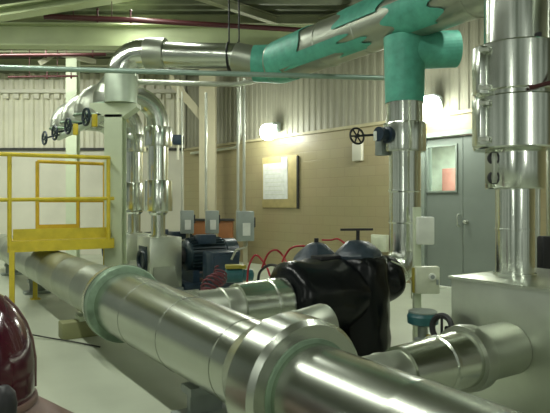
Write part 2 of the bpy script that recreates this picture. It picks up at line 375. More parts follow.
# pedestals under it
pd = thing('pipe_pedestal', F(SU, 6.1, 0), 'pale yellow-green steel saddle under the floor pipe behind the flange ring', 'pipe support')
mb = MB(); mb.box(F(SU - .12, 6.22, .09), (.46, .20, .18), rz=RZ, bev=.01); obj('base_block', mb, 'olive', pd)
mb = MB(); mb.box(F(SU, 6.22, .206), (.34, .2, .052), rz=RZ); obj('saddle', mb, 'colg', pd)
for ss, lab in ((9.6, 'grey steel saddle under the floor pipe beneath the yellow platform'), (3.4, 'grey steel saddle under the near half of the floor pipe'), (12.4, 'grey steel saddle under the far end of the floor pipe')):
    t_ = thing('pipe_pedestal', F(SU, ss, 0), lab, 'pipe support')
    mb = MB(); mb.box(F(SU, ss, .02), (.4, .24, .04), rz=RZ); mb.box(F(SU, ss, .10), (.24, .05, .16), rz=RZ); obj('base_block', mb, 'grey', t_)
    mb = MB(); mb.box(F(SU, ss, .206), (.28, .16, .052), rz=RZ); obj('saddle', mb, 'grey', t_)

# ------------------------------------------------------------------ branch pipes
def branch(s, label, u1=2.735, r=.215, z=.56):
    t_ = thing('branch_pipe', F((SU + u1) / 2, s, 0), label, 'pipe')
    b = MB(); b.lathe(F(SU + .24, s, z), EU, [(0, r * .86), (.22, r * .86), (.23, r * .9), (.25, r * .9), (.252, r * .86), (.38, r * .86), (.40, r * .92)], 40); obj('outlet', b, 'alu_dull', t_)
    b = MB(); b.lathe(F(SU + .62, s, z), EU, [(0, r * .8), (.0, r), (.30, r + .01), (.31, r + .02), (.335, r + .02), (.34, r + .012), (u1 - SU - .62, r + .022)], 44); obj('pipe_jacket', b, 'alu', t_)
    return t_
branch(4.08, 'silver branch pipe joining the floor pipe to the black wrapped pump')
branch(2.2, 'silver branch pipe joining the floor pipe to the near metal pump box', u1=2.80, r=.15, z=.50)

# ------------------------------------------------------------------ black wrapped pump
bp_ = thing('wrapped_pump', F(3.5, 4.08, 0), 'pump wrapped in shiny black plastic between branch pipe and riser', 'pump')
random.seed(3)
def wobble(m_b, amt, sc=7.):
    from mathutils import noise
    for v in m_b.bm.verts:
        n3 = noise.noise_vector(v.co * sc); v.co += n3 * amt
    for v in m_b.bm.verts: v.co.z = max(v.co.z, .004)
mb = MB(); mb.lathe(F(2.74, 4.08, .60), EU, [(0, .2), (0, .27), (.05, .315), (.14, .335), (.25, .33), (.34, .345), (.45, .335), (.56, .345), (.66, .34), (.75, .33)], 56); wobble(mb, .022)
obj('horizontal_wrap', mb, 'black', bp_, angle=60)
mb = MB(); mb.lathe(F(3.62, 4.02, .004), EZ, [(0, .28), (.06, .275), (.15, .285), (.27, .275), (.38, .285), (.5, .275), (.62, .285), (.74, .275), (.84, .27), (.91, .25), (.955, .2), (.96, .05)], 56); wobble(mb, .024)
obj('vertical_wrap', mb, 'black', bp_, angle=60)
mb = MB(); mb.lathe(F(3.80, 4.05, .70), EU, [(0, .2), (.06, .20), (.12, .225), (.17, .24), (.21, .235), (.25, .19)], 44); wobble(mb, .014)
obj('outlet_wrap', mb, 'black', bp_, angle=60)
mb = MB(); mb.lathe(F(3.60, 4.04, .945), EZ, [(-.05, .05), (-.04, .235), (.01, .24), (.05, .215), (.10, .16), (.14, .10), (.155, .03)], 12); wobble(mb, .014)
dm = obj('cover_dome', mb, 'dome', bp_, angle=22)
hp = F(3.60, 4.04, 1.08)
mb = MB(); mb.cyl(hp, hp + EZ * .11, .018, n=10); mb.bar(hp + V((-.17, 0, .12)), hp + V((.15, .03, .122)), .022, .022); obj('tee_handle', mb, 'blackm', dm)
mb = MB(); mb.lathe(F(3.33, 4.35, .87), EZ, [(-.05, .05), (-.04, .22), (.03, .235), (.07, .21), (.13, .15), (.18, .09), (.20, .03)], 12); wobble(mb, .014)
dm = obj('cover_dome', mb, 'dome', bp_, angle=22)
mb = MB(); mb.cyl(F(3.33, 4.35, 1.06), F(3.33, 4.35, 1.11), .022, n=8); obj('cap_knob', mb, 'blackm', dm)
mb = MB(); mb.box(F(3.30, 4.1, .93), (.34, .16, .07), rz=RZ, bev=.012); mb.box(F(3.52, 4.0, .955), (.2, .12, .06), rz=RZ, bev=.012); wobble(mb, .008); obj('cover_flap', mb, 'blackm', bp_)
mb = MB(); mb.tube(fillet([F(3.84, 3.83, .90), F(3.97, 3.79, .84), F(4.05, 3.77, .68), F(4.09, 3.80, .52)], .06, 4), .007, 8); obj('white_cord', mb, 'ivory', bp_)
mb = MB(); mb.box(F(3.02, 4.08, .12), (.34, .30, .235), rz=RZ, bev=.02); wobble(mb, .01); obj('foot_wrap', mb, 'black', bp_)
# red hoses looping over it
def hose(pts, r, m, label, name='red_hose'):
    b = MB(); pp = []
    n = len(pts)
    P_ = [V(p) for p in pts]
    for i in range(n - 1):                                 # Catmull-Rom
        p0, p1, p2, p3 = P_[max(i - 1, 0)], P_[i], P_[i + 1], P_[min(i + 2, n - 1)]
        for k in range(8):
            t = k / 8
            pp.append(.5 * ((2 * p1) + (p2 - p0) * t + (2 * p0 - 5 * p1 + 4 * p2 - p3) * t * t + (3 * p1 - p0 - 3 * p2 + p3) * t ** 3))
    pp.append(P_[-1]); b.tube(pp, r, 10)
    return one(name, b, m, label, 'hose', None)
hose([P(247, 284, 6.0), P(249, 266, 6.0), P(256, 255, 6.0), P(266, 266, 5.9), P(270, 276, 5.8)], .011, 'hose', 'red hose looping leftmost over the branch pipe beside the black pump')
hose([P(262, 268, 5.9), P(268, 254, 5.9), P(276, 250, 5.8), P(283, 256, 5.8), P(287, 264, 5.5)], .011, 'hose', 'red hose arching in the middle over the black pump end')
hose([P(282, 262, 5.7), P(290, 249, 5.7), P(302, 246, 5.6), P(316, 250, 5.6)], .011, 'hose', 'red hose rising onto the left slate dome of the black pump')
hose([P(322, 240, 5.75), P(331, 240, 5.7), P(338, 239, 5.65), P(347, 245, 5.55)], .010, 'hose', 'short red hose between the two slate domes of the black pump')
hose([P(258, 283, 5.7), P(260, 272, 5.7), P(270, 265, 5.6), P(284, 268, 5.4)], .014, 'blackm', 'black cable curving up from the branch pipe to the black pump', 'black_cable')

# ------------------------------------------------------------------ overhead header (silver, its green reflections modelled as teal patches)
UH, ZH, RH = 4.26, 3.43, .28
oh = thing('overhead_pipe', F(UH, 4, ZH - RH), 'large silver overhead pipe with painted teal reflections rising to the upper right', 'pipe')
LP0, LP1 = P(150, 55, 8.2), None
pE = F(UH, 6.42, ZH); pL = V((-.55, 7.95, 3.62))
mb = MB(); mb.lathe(F(UH, .4, ZH), ES, jacket(.4, 6.05, RH, .7, .008), 56); obj('pipe_jacket', mb, 'alu_dull', oh)
pts = fillet([F(UH, 6.0, ZH), F(UH, 6.62, ZH), P(236, 57, 8.0)], .36, 7)
mb = MB(); mb.tube(pts, [RH + .004] * 2 + [.27, .26, .25, .24, .23, .22, .21], 44); obj('elbow', mb, 'alu_dull', oh, angle=9)
mb = MB(); mb.sheet(F(UH, 5.60, ZH), ES, EZ, .55, RH + .012, -2.3, 2.2, 26, 6, .05); obj('reflection_patch', mb, 'teal', oh)
mb = MB(); mb.tube(fillet([F(UH, 6.1, ZH), F(UH, 6.5, ZH), F(UH - .22, 6.72, ZH + .02)], .3, 5), [.298, .296, .29, .283, .275, .268, .262, .255][:8], 40); obj('elbow_reflection', mb, 'teal', oh, angle=9)
# faces of the pipe towards the aisle: -u side is theta = +90deg or -90deg
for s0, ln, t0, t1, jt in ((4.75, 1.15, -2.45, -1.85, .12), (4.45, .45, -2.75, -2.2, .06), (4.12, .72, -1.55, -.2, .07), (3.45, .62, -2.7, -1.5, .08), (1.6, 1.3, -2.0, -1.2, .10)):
    mb = MB(); mb.sheet(F(UH, s0, ZH), ES, EZ, ln, RH + .012, t0, t1, 16, 6, jt); obj('reflection_patch', mb, 'teal', oh)
# left run of the overhead pipe, its coupling and the elbow down to the column
lr = thing('overhead_pipe', P(200, 70, 8.1), 'silver overhead pipe running level from the teal elbow to the green column', 'pipe')
a_, b_, c_ = P(240, 57, 8.0), P(121, 54, 8.25), None
c_ = V((b_.x, b_.y, 3.10))
mb = MB(); mb.cyl(P(243, 57, 8.0), P(166, 55, 8.15), .19, n=40); obj('pipe_jacket', mb, 'alu', lr)
mb = MB(); mb.lathe(P(166, 54, 8.15), P(145, 54, 8.2) - P(166, 54, 8.15), [(0, .19), (.0, .228), (.02, .235), (.28, .235), (.3, .228), (.3, .19)], 40); obj('coupling', mb, 'alu_dull', lr)
el = fillet([P(147, 54, 8.2), b_, c_], .33, 6)
mb = MB(); mb.tube(el, .215, 40); obj('elbow', mb, 'alu_b', lr, angle=9)
mb = MB(); mb.lathe((b_.x, b_.y, 2.955), EZ, [(0, .20), (.0, .235), (.41, .24), (.43, .235), (.43, .2)], 40); obj('drop_lagging', mb, 'pale_lag', lr)
for px_, lab in ((229, 'thin steel hanger rod holding the level overhead pipe, left of the pair'), (239, 'thin steel hanger rod holding the level overhead pipe, right of the pair')):
    q = P(px_, 57, 8.02)
    mb = MB(); mb.cyl(q + EZ * .19, V((q.x, q.y, ROOF)), .012, n=8); mb.torus(q, V((1, -.1, 0)), .205, .014, 28, 6); one('pipe_hanger', mb, 'blackm', lab, 'hanger')

# ------------------------------------------------------------------ riser 2 (behind black pump) with handwheel valve
U2, S2 = 4.26, 4.06
R2p = F(U2, S2, 0)
r2 = thing('riser_pipe', F(U2, S2, .4), 'silver riser pipe with teal top standing behind the black pump', 'pipe')
mb = MB(); mb.tube(fillet([F(U2 - .24, S2, .75), F(U2, S2, .75), F(U2, S2, 1.05)], .22, 6), .16, 36)
obj('elbow', mb, 'alu', r2, angle=9)
mb = MB(); mb.lathe(F(U2, S2, .95), EZ, [(0, .16), (.30, .16), (.31, .168), (.33, .168), (.332, .16), (.62, .16), (.63, .168), (.65, .168), (.652, .16), (1.0, .163), (1.03, .168), (1.05, .168), (1.08, .168)], 44); obj('pipe_jacket', mb, 'alu_b', r2)
mb = MB(); mb.lathe(F(U2, S2, 1.99), EZ, [(0, .17), (.0, .215), (.02, .22), (.28, .22), (.30, .215), (.30, .17)], 44); vj = obj('valve_jacket', mb, 'alu_b', r2)
mb = MB(); mb.lathe(F(U2, S2, 2.29), EZ, [(0, .19), (.24, .19)], 44); obj('upper_jacket', mb, 'alu_b', r2)
mb = MB(); mb.lathe(F(U2, S2, 2.50), EZ, [(0, .19), (.0, .198), (.3, .205), (.55, .21), (.68, .215)], 44); obj('reflection_sleeve', mb, 'teal', r2)  # teal colour stands in for green reflections on the riser top
mb = MB(); mb.tube(fillet([F(U2, S2, 2.75), F(U2, S2, 3.04), P(456, 49, 5.75)], .2, 6), .19, 36); obj('reflection_elbow', mb, 'teal', r2, angle=9)
# handwheel on the valve
hw = P(357, 136, 5.62); ax = (F(U2 - .2, S2, 2.13) - hw); ax.normalize()
wa = V((.42, -.88, .15)).normalized()
mb = MB(); mb.torus(hw, wa, .082, .011, 28, 8)
x_ = wa.orthogonal().normalized(); y_ = wa.cross(x_)
for k in range(3):
    an = math.pi * k / 3 + .4; d_ = x_ * math.cos(an) + y_ * math.sin(an); mb.cyl(hw - d_ * .08, hw + d_ * .08, .008, n=8)
mb.lathe(hw - wa * .02, wa, [(0, .022), (.04, .022)], 12)
mb.cyl(hw, P(386, 134, 5.65), .012, n=10); obj('handwheel', mb, 'blackm', vj)
mb = MB(); mb.lathe(P(389, 135, 5.62), -EU, [(0, .085), (.04, .085), (.045, .06), (.10, .06), (.105, .075), (.15, .075)], 20); obj('gearbox', mb, 'navyb', vj)
mb = MB(); mb.box(P(376, 136, 5.58), (.035, .05, .10), rz=RZ, bev=.01); obj('indicator', mb, 'white', vj)
mb = MB(); mb.box(P(382, 146, 5.75), (.11, .10, .20), rz=RZ, bev=.008); obj('switch_box', mb, 'grey', vj)

# ------------------------------------------------------------------ pump 3 box and riser 3
b3 = thing('pump_box', F(3.80, 2.25, 0), 'bare sheet metal pump box at the right under the tallest silver riser', 'pump housing')
ZB = .925
mb = MB(); mb.box(F(3.78, 2.17, ZB / 2 + .03), (1.0, 1.0, ZB - .06), rz=RZ, bev=.012); obj('casing', mb, 'alu_box', b3)
mb = MB(); mb.box(F(3.78, 2.17, ZB - .01), (1.03, 1.03, .018), rz=RZ); obj('lid', mb, 'alu_box', b3)
mb = MB(); mb.box(F(3.78, 2.17, .025), (1.1, 1.1, .05), rz=RZ, bev=.006); obj('base_frame', mb, 'grey', b3)
mb = MB(); mb.lathe(F(2.80, 2.2, .50), EU, [(0, .15), (0, .20), (.05, .205), (.10, .20), (.10, .17), (.475, .17)], 40); obj('inlet_flange', mb, 'alu_dull', b3)
mb = MB(); mb.torus(F(3.17, 2.66, .56), -EU + EZ * .2, .085, .022, 28, 8); mb.cyl(F(3.17, 2.62, .56), F(3.28, 2.60, .55), .02, n=10); mb.cyl(F(3.17, 2.66, .48), F(3.17, 2.66, .64), .01, n=8); obj('drain_wheel', mb, 'blackm', b3)
U3, S3 = 3.71, 2.44
r3 = thing('riser_pipe', F(U3, S3, ZB), 'tall bright silver riser with buckled valve jackets on the right pump box', 'pipe')
mb = MB(); mb.lathe(F(U3, S3, ZB), EZ, [(0, .15), (.02, .15), (.022, .133), (.33, .133), (.332, .139), (.345, .139), (.347, .133), (.65, .133)], 48); obj('lower_jacket', mb, 'alu_b', r3)
mb = MB(); mb.lathe(F(U3, S3, 1.56), EZ, [(0, .13), (0, .20), (.01, .205), (.25, .205), (.28, .205), (.29, .2), (.29, .13)], 48); vj = obj('lower_valve_jacket', mb, 'alu_b', r3)
mb = MB(); mb.lathe(F(U3, S3, 1.85), EZ, [(0, .13), (0, .282), (.01, .29), (.37, .29), (.38, .284), (.382, .268), (.41, .268), (.412, .284), (.42, .29), (.745, .29), (.755, .284), (.765, .21), (.765, .13)], 52); vj2 = obj('upper_valve_jacket', mb, 'alu_b', r3, angle=20)
# the flat box panel on the jackets' left side
pn = V((-.9, -.43, 0)).normalized(); pn2 = V((.43, -.9, 0)).normalized()
mb = MB(); mb.box(F(U3, S3, 2.40) + V((-.268, -.09, .01)), (.12, .10, .345), rz=.25, bev=.008); mb.box(F(U3, S3, 2.025) + V((-.268, -.09, .01)), (.12, .10, .34), rz=.25, bev=.008); obj('side_panel', mb, 'alu_b', vj2)
for zz in (2.54, 2.27, 2.16, 1.90):
    q = F(U3, S3, zz) + V((-.288, -.155, .01))
    mb = MB(); mb.box(q, (.07, .02, .026), rz=-.3, bev=.004); mb.torus(q + V((.03, -.012, 0)), V((0, 1, 0)), .016, .004, 14, 6); mb.box(q + V((-.03, -.012, 0)), (.02, .012, .034), rz=-.3); obj('buckle', mb, 'conduit', vj2)
for zz in (1.78, 1.64):
    mb = MB(); mb.torus(F(U3, S3, zz) + V((-.19, -.10, 0)), V((.4, 1, 0)), .035, .014, 18, 8); obj('strap_loop', mb, 'blackm', vj)
mb = MB(); mb.box(F(U3, S3, 1.71) + V((-.19, -.07, 0)), (.06, .10, .22), rz=.3, bev=.006); obj('side_panel', mb, 'alu_dull', vj)
mb = MB(); mb.lathe(F(U3, S3, 2.585), EZ, [(0, .212), (.42, .214), (.425, .22), (.445, .22), (.45, .214), (.75, .214)], 48); obj('upper_jacket', mb, 'alu_b', r3)
mb = MB(); mb.tube([F(U3, S3, 2.235) + V((-.03, -.30, .01)), F(U3, S3, 2.28) + V((.12, -.33, 0)), F(U3, S3, 2.40) + V((.36, -.36, 0))], [.014, .016, .017], 10); obj('lever', mb, 'redpipe', vj2)
mb = MB(); mb.box(F(U3, S3, 2.62) + V((.08, -.21, .01)), (.03, .02, .05)); obj('latch', mb, 'blackm', r3)
# what stands to the right of it
q = P(541, 255, 4.9)
sp_ = thing('conduit_stand', (q.x, q.y, 0), 'thin silver conduit with a black terminal box at the right edge', 'conduit')
mb = MB(); mb.cyl((q.x - .03, q.y, 0), (q.x - .03, q.y, 3.3), .022, n=12); obj('conduit', mb, 'conduit', sp_)
mb = MB(); mb.box((q.x + .02, q.y - .02, q.z), (.12, .10, .34), rz=.3, bev=.012); obj('terminal_box', mb, 'blackm', sp_)
q = P(546, 120, 5.6)
mb = MB(); mb.lathe((q.x + .1, q.y, 0), EZ, [(0, .09), (2.0, .09), (2.01, .1), (2.03, .1), (2.04, .09), (4.4, .09)], 28); one('riser_pipe', mb, 'alu', 'plain silver riser pipe behind the tall riser at the right edge of the picture', 'pipe')

# post with control boxes beside riser 2
q = V((1.375, 5.33, 0))
ps = thing('control_post', q, 'pale green post with two ivory control boxes before the grey door', 'control post')
mb = MB(); mb.box(q + EZ * .72, (.07, .07, 1.40), bev=.006); obj('post', mb, 'colg', ps)
mb = MB(); mb.box(q + EZ * .01, (.2, .2, .02)); obj('base_plate', mb, 'colg', ps)
mb = MB(); mb.box(q + V((.06, -.07, 1.195)), (.16, .09, .265), bev=.014); obj('upper_box', mb, 'white', ps)
mb = MB(); mb.box(q + V((.075, -.07, .725)), (.23, .09, .26), bev=.014); lb = obj('lower_box', mb, 'ivory', ps)
mb = MB(); mb.lathe(q + V((.115, -.115, .76)), (0, -1, 0), [(0, .036), (.014, .036), (.016, .03)], 20); obj('gauge', mb, 'white', lb)
mb = MB(); mb.lathe(q + V((.115, -.132, .76)), (0, -1, 0), [(0, .02), (.002, .02)], 16); mb.box(q + V((.165, -.118, .71)), (.02, .01, .05)); obj('dial', mb, 'grey', lb)
mb = MB(); mb.box(q + V((-.01, -.055, .72)), (.10, .045, .24), bev=.006); obj('back_box', mb, 'mustard', ps)
# actuator and yellow lever valve
q = V((1.33, 4.95, 0))
av = thing('valve_actuator', q, 'low valve with navy round cap and yellow lever before the control post', 'valve')
mb = MB(); mb.lathe(q, EZ, [(0, .11), (.02, .11), (.022, .05), (.14, .05), (.15, .075), (.24, .075), (.25, .045), (.37, .045)], 28); obj('body', mb, 'grey', av)
mb = MB(); mb.lathe(q + EZ * .36, EZ, [(0, .09), (.02, .135), (.085, .14), (.10, .13), (.115, .125)], 32); cp = obj('cap', mb, 'tealp', av)
mb = MB(); mb.lathe(q + EZ * .474, EZ, [(0, .125), (.012, .128), (.02, .115), (.024, .06)], 32); obj('cap_plate', mb, 'grey', cp)
mb = MB(); mb.box(q + V((.05, -.10, .27)), (.04, .16, .03), rz=.2, bev=.008); mb.box(q + V((.06, -.17, .25)), (.06, .05, .12), rz=.2, bev=.015); obj('lever', mb, 'yellow', av)

# ------------------------------------------------------------------ far pump row (gooseneck risers)
U1 = 3.43
GS = [8.87, 10.1, 11.2, 12.2]; GU = [3.43, 3.43, 3.5, 3.75]
desc = ['nearest of the four silver gooseneck pipes, beside the green column', 'second nearest of the four silver gooseneck pipes', 'third of the four silver gooseneck pipes, mostly hidden behind the green column', 'farthest of the four silver gooseneck pipes, by the cream wall']
for i, s in enumerate(GS):
    u1 = GU[i]; zb = .90
    g = thing('gooseneck_pipe', F(u1, s, zb), desc[i], 'pipe', 'gooseneck pipes of the far pumps')
    Z0, UL = 3.22, 2.60
    b = MB(); b.lathe(F(u1, s, zb), EZ, [(0, .15), (.03, .15), (.032, .12), (.36, .12), (.40, .16), (.45, .16)], 36); obj('neck', b, 'alu', g)
    b = MB(); b.lathe(F(u1, s, 1.33), EZ, [(0, .15), (0, .235), (.015, .24), (.50, .24), (.515, .235), (.515, .16)], 40); obj('lower_valve_jacket', b, 'alu_b', g)
    b = MB(); b.lathe(F(u1, s, 1.84), EZ, [(0, .17), (.28, .17), (.282, .177), (.30, .177), (.302, .17), (.60, .17)], 40); obj('pipe_jacket', b, 'alu_b', g)
    b = MB(); b.lathe(F(u1, s, 2.42), EZ, [(0, .17), (0, .228), (.015, .232), (.31, .232), (.325, .228), (.325, .17)], 40); obj('upper_valve_jacket', b, 'alu_b', g)
    b = MB(); b.tube(fillet([F(u1, s, 2.74), F(u1, s, Z0), F(UL + .36, s, Z0)], .43, 6), .18, 40); obj('riser_elbow', b, 'alu', g, angle=9)
    b = MB(); b.tube(fillet([F(UL + .42, s, Z0 + .17), F(UL, s, Z0 + .17), F(UL, s, 2.99)], .31, 6), [.23, .25, .26, .265, .265, .26, .255, .25, .24], 44); ej = obj('valve_elbow', b, 'alu_dull', g, angle=9)
    b = MB(); b.lathe(F(UL + .20, s, Z0 + .17), EU, [(0, .2), (.0, .285), (.02, .29), (.10, .29), (.12, .285), (.12, .2)], 44); obj('clamp_band', b, 'alu_b', ej)
    b = MB(); b.torus(F(UL, s, 3.03), EZ, .25, .022, 36, 8); obj('end_ring', b, 'patina', ej)
    hc = F(UL, s, 2.92) + V((-.30, -.20, -.10))
    b = MB(); ax_ = V((-.75, -.66, 0)).normalized(); b.torus(hc, ax_, .13, .022, 24, 8)
    x_ = EZ; y_ = ax_.cross(x_)
    for k in range(2):
        d_ = x_ * math.cos(k * math.pi / 2 + .5) + y_ * math.sin(k * math.pi / 2 + .5); b.cyl(hc - d_ * .13, hc + d_ * .13, .012, n=8)
    b.cyl(hc, F(UL, s, 2.93), .02, n=8); obj('handwheel', b, 'navy', g)
    if i < 2:
        b = MB(); b.box(F(UL, s, 2.84) + V((-.16, -.22, -.08)), (.09, .09, .20), rz=.4, bev=.02); obj('yellow_lock', b, 'yellow', g)
mb = MB(); mb.cyl(F(2.60, 8.80, 2.90), F(2.60, 12.6, 2.90), .07, n=28); one('manifold_pipe', mb, 'pale_lag', 'pale manifold pipe under the row of gooseneck pipes', 'pipe')
# metal pump boxes + motors
blabel = ['sheet metal pump box under the nearest gooseneck, navy motor beside it', 'sheet metal pump box under the second gooseneck, partly hidden', 'sheet metal pump box under the third gooseneck behind the green column']
mlabel = ['navy electric motor nearest among the far pumps', 'navy electric motor behind the nearest far pump', 'farthest navy electric motor by the brown cabinet']
for i in range(3):
    s = GS[i]; u = GU[i]
    t_ = thing('pump_box', F(u, s, 0), blabel[i], 'pump housing')
    b = MB(); b.box(F(u + .02, s, .48), (.56, .60, .84), rz=RZ, bev=.012); obj('casing', b, 'alu_box', t_)
    b = MB(); b.box(F(u + .02, s, .03), (.6, .66, .06), rz=RZ, bev=.006); obj('base_frame', b, 'grey', t_)
    b = MB(); b.box(F(u - .265, s + .0, .50), (.03, .36, .5), rz=RZ); b.torus(F(u - .29, s, .52), -EU, .16, .03, 28, 8); obj('inlet_opening', b, 'navy', t_)
    b = MB(); b.prism([F(u - .20, s - .30, .42), F(u + .16, s - .30, .42), F(u + .2, s - .40, .10), F(u - .24, s - .40, .10)], ES * -.02); obj('drip_shield', b, 'alu_dull', t_)
    t_ = thing('electric_motor', F(u + .95, s, 0), mlabel[i], 'motor', 'navy motors of the far pumps')
    b = MB(); b.lathe(F(u + .45, s, .56), EU, [(0, .10), (.02, .22), (.06, .265), (.72, .265), (.74, .25), (.76, .27), (.98, .27), (1.02, .22), (1.04, .05)], 36)
    for k in range(28):
        an = 2 * math.pi * k / 28; c = F(u + .85, s, .56) + (ES * math.cos(an) + EZ * math.sin(an)) * .28
        b.box(c, (.62, .012, .045), rot=Matrix((EU, EU.cross(-(ES * math.cos(an) + EZ * math.sin(an))), (ES * math.cos(an) + EZ * math.sin(an)))).transposed())
    obj('housing', b, 'navy', t_)
    b = MB(); b.box(F(u + .80, s - .18, .84), (.30, .22, .16), rz=RZ, bev=.012); obj('terminal_box', b, 'navyb', t_)
    b = MB(); b.box(F(u + .93, s, .05), (1.16, .62, .10), rz=RZ, bev=.008); b.box(F(u + .6, s, .2), (.12, .46, .22), rz=RZ); b.box(F(u + 1.1, s, .2), (.12, .46, .22), rz=RZ); obj('base_frame', b, 'navyb', t_)
    b = MB(); b.lathe(F(u + .30, s, .56), EU, [(0.01, .10), (.02, .16), (.14, .16), (.16, .08)], 24); obj('coupling', b, 'blackm', t_)
# near side of the far row: dark pump skid in front of the motor
t_ = thing('control_cabinet', F(4.32, 8.0, 0), 'low navy control cabinet on the floor before the far motors', 'cabinet')
mb = MB(); mb.box(F(4.22, 8.10, .36), (.52, .34, .62), rz=RZ, bev=.02); obj('casing', mb, 'navyb', t_)
mb = MB(); mb.box(F(4.22, 8.10, .025), (.6, .42, .05), rz=RZ); obj('plinth', mb, 'navy', t_)
mb = MB(); mb.box(F(4.22, 7.92, .38), (.42, .02, .48), rz=RZ, bev=.006); obj('door', mb, 'navyb', t_)

# small teal pump with coil hose
q = P(238, 275, 7.1)
t_ = thing('small_pump', (q.x, q.y, 0), 'small teal and mustard pump on a stand beside the red coil', 'pump')
mb = MB(); mb.box((q.x, q.y, .22), (.10, .10, .44)); mb.box((q.x, q.y, .015), (.26, .26, .03)); obj('stand', mb, 'grey', t_)
mb = MB(); mb.lathe((q.x - .17, q.y - .05, .53), (1, .25, 0), [(0, .05), (.02, .09), (.22, .095), (.24, .075), (.36, .075), (.38, .04)], 24); obj('body', mb, 'tealp', t_)
mb = MB(); mb.box((q.x - .03, q.y - .02, .645), (.26, .14, .05), rz=.2, bev=.01); obj('cover', mb, 'mustard', t_)
# dark red coil
c0, c1_ = P(222, 270, 6.75), P(207, 296, 6.5)
mb = MB(); axc = (c1_ - c0).normalized(); x_ = axc.orthogonal().normalized(); y_ = axc.cross(x_); pp = []
for k in range(8 * 14 + 1):
    f = k / (8 * 14); an = 2 * math.pi * k / 14; rr = (.075 + .05 * f) * (1 + .25 * math.sin(k * .37)); 
    pp.append(c0.lerp(c1_, f) + (x_ * math.cos(an) + y_ * math.sin(an)) * rr)
mb.tube(pp, .011, 8); one('coiled_hose', mb, 'dred', 'dark red coiled hose hanging left of the silver branch pipe', 'hose')
# disconnect switches on posts
sw = [(187, 10.5, 'grey switch box left of the three, beside the cream wall and motors', 1.28), (212, 10.6, 'grey switch box in the middle of the three, with white label plate', 1.26), (245, 8.9, 'grey switch box right of the three under twin conduits', 1.20)]
for px_, Y_, lab, zc in sw:
    x = P(px_, 200, Y_).x; sc = 1.0 if px_ != 245 else 1.1
    t_ = thing('switch_box', (x, Y_, 0), lab, 'switch', 'switch boxes on posts')
    z1 = CAMZ - ((222 if px_ < 240 else 226) - HOR) / FPX * Y_
    w_, h_ = .25 * sc, .44 * sc
    b = MB(); b.box((x, Y_, z1), (w_, .16, h_), rz=.25, bev=.014); obj('casing', b, 'grey', t_)
    b = MB(); b.box((x + .03, Y_ - .085, z1 - .05), (w_ * .45, .012, h_ * .42), rz=.25); obj('label_plate', b, 'paper', t_)
    b = MB(); b.box((x + w_ / 2 + .015, Y_ + .01, z1 + .06), (.03, .03, .16), rz=.25, bev=.005); b.cyl((x + w_ / 2 - .01, Y_ + .01, z1 + .0), (x + w_ / 2 + .02, Y_ + .01, z1 + .0), .025, n=10); obj('lever', b, 'blackm', t_)
    b = MB(); b.box((x, Y_ + .11, (z1 + .1) / 2), (.07, .05, z1 + .1)); b.box((x, Y_ + .11, .01), (.2, .2, .02)); obj('post', b, 'colc', t_)
    b = MB(); b.tube(fillet([(x + .03, Y_, z1 - h_ / 2 + .01), (x + .03, Y_, z1 - h_ / 2 - .10), (x - .14, Y_ - .02, z1 - h_ / 2 - .14), (x - .22, Y_ + .02, z1 - h_ / 2 - .30)], .05, 4), .018, 8); obj('flexible_conduit', b, 'cable', t_)
# conduits up from the switches
def up(px_, Y_, z0, z1, r, lab, m='conduit'):
    x = P(px_, 200, Y_).x; b = MB(); b.cyl((x, Y_, z0), (x, Y_, z1), r, n=12)
    b.cyl((x, Y_, z0), (x, Y_, z0 + .04), r * 1.35, n=12)
    return one('conduit', b, m, lab, 'conduit')
up(182, 10.53, 1.33, 3.6, .014, 'thin conduit rising from the left grey switch box')
up(206, 10.63, 1.33, 3.6, .026, 'conduit rising from the middle switch box in front of the cream column')
up(238, 8.93, 1.32, 3.5, .022, 'left of twin conduits rising from the right grey switch box')
up(244, 8.96, 1.32, 3.5, .024, 'right of twin conduits rising from the right grey switch box')
# brown cabinets by the wall
for a, b_, lab in ((194, 211, 'red-brown wooden crate at the left by the yellow wall behind the switch boxes'), (219, 233, 'red-brown wooden crate at the right by the yellow wall behind the switch boxes')):
    Y_ = 13.1; x0, x1 = P(a, 0, Y_).x, P(b_, 0, Y_).x; xm = (x0 + x1) / 2
    t_ = thing('wooden_cabinet', (xm, Y_, 0), lab, 'cabinet')
    b = MB(); b.box((xm, Y_, .55), (x1 - x0, .35, 1.0), bev=.01); obj('carcass', b, 'brown', t_)
    b = MB(); b.box((xm, Y_ - .01, 1.075), (x1 - x0 + .06, .40, .05), bev=.006); obj('top', b, 'dark', t_)
    b = MB(); b.box((xm, Y_, .025), (x1 - x0 - .02, .33, .05)); obj('plinth', b, 'dark', t_)
# small blue valve on the far wall
q = P(178, 140, 13.0)
t_ = thing('wall_valve', q - EZ * .3, 'small dark blue valve on a thin vertical pipe by the wall corner', 'valve')
mb = MB(); mb.cyl((q.x, q.y, 2.5), (q.x, q.y, 4.4), .03, n=12); obj('pipe', mb, 'corr', t_)
mb = MB(); mb.box(q, (.26, .2, .24), bev=.05); mb.lathe(q + V((-.12, -.02, 0)), (-1, 0, 0), [(0, .05), (.12, .05), (.13, .09), (.16, .09)], 14); obj('body', mb, 'navyb', t_)
# conduit along the wall ledge (left part)
mb = MB(); mb.tube(fillet([W(-7.7, -.14, 2.86), W(-5.62, -.14, 2.86), W(-5.45, -.14, 3.2), W(-5.45, -.14, 4.4)], .12, 4), .035, 10); one('wall_conduit', mb, 'conduit', 'grey conduit along the yellow wall turning up behind the cream column', 'conduit')

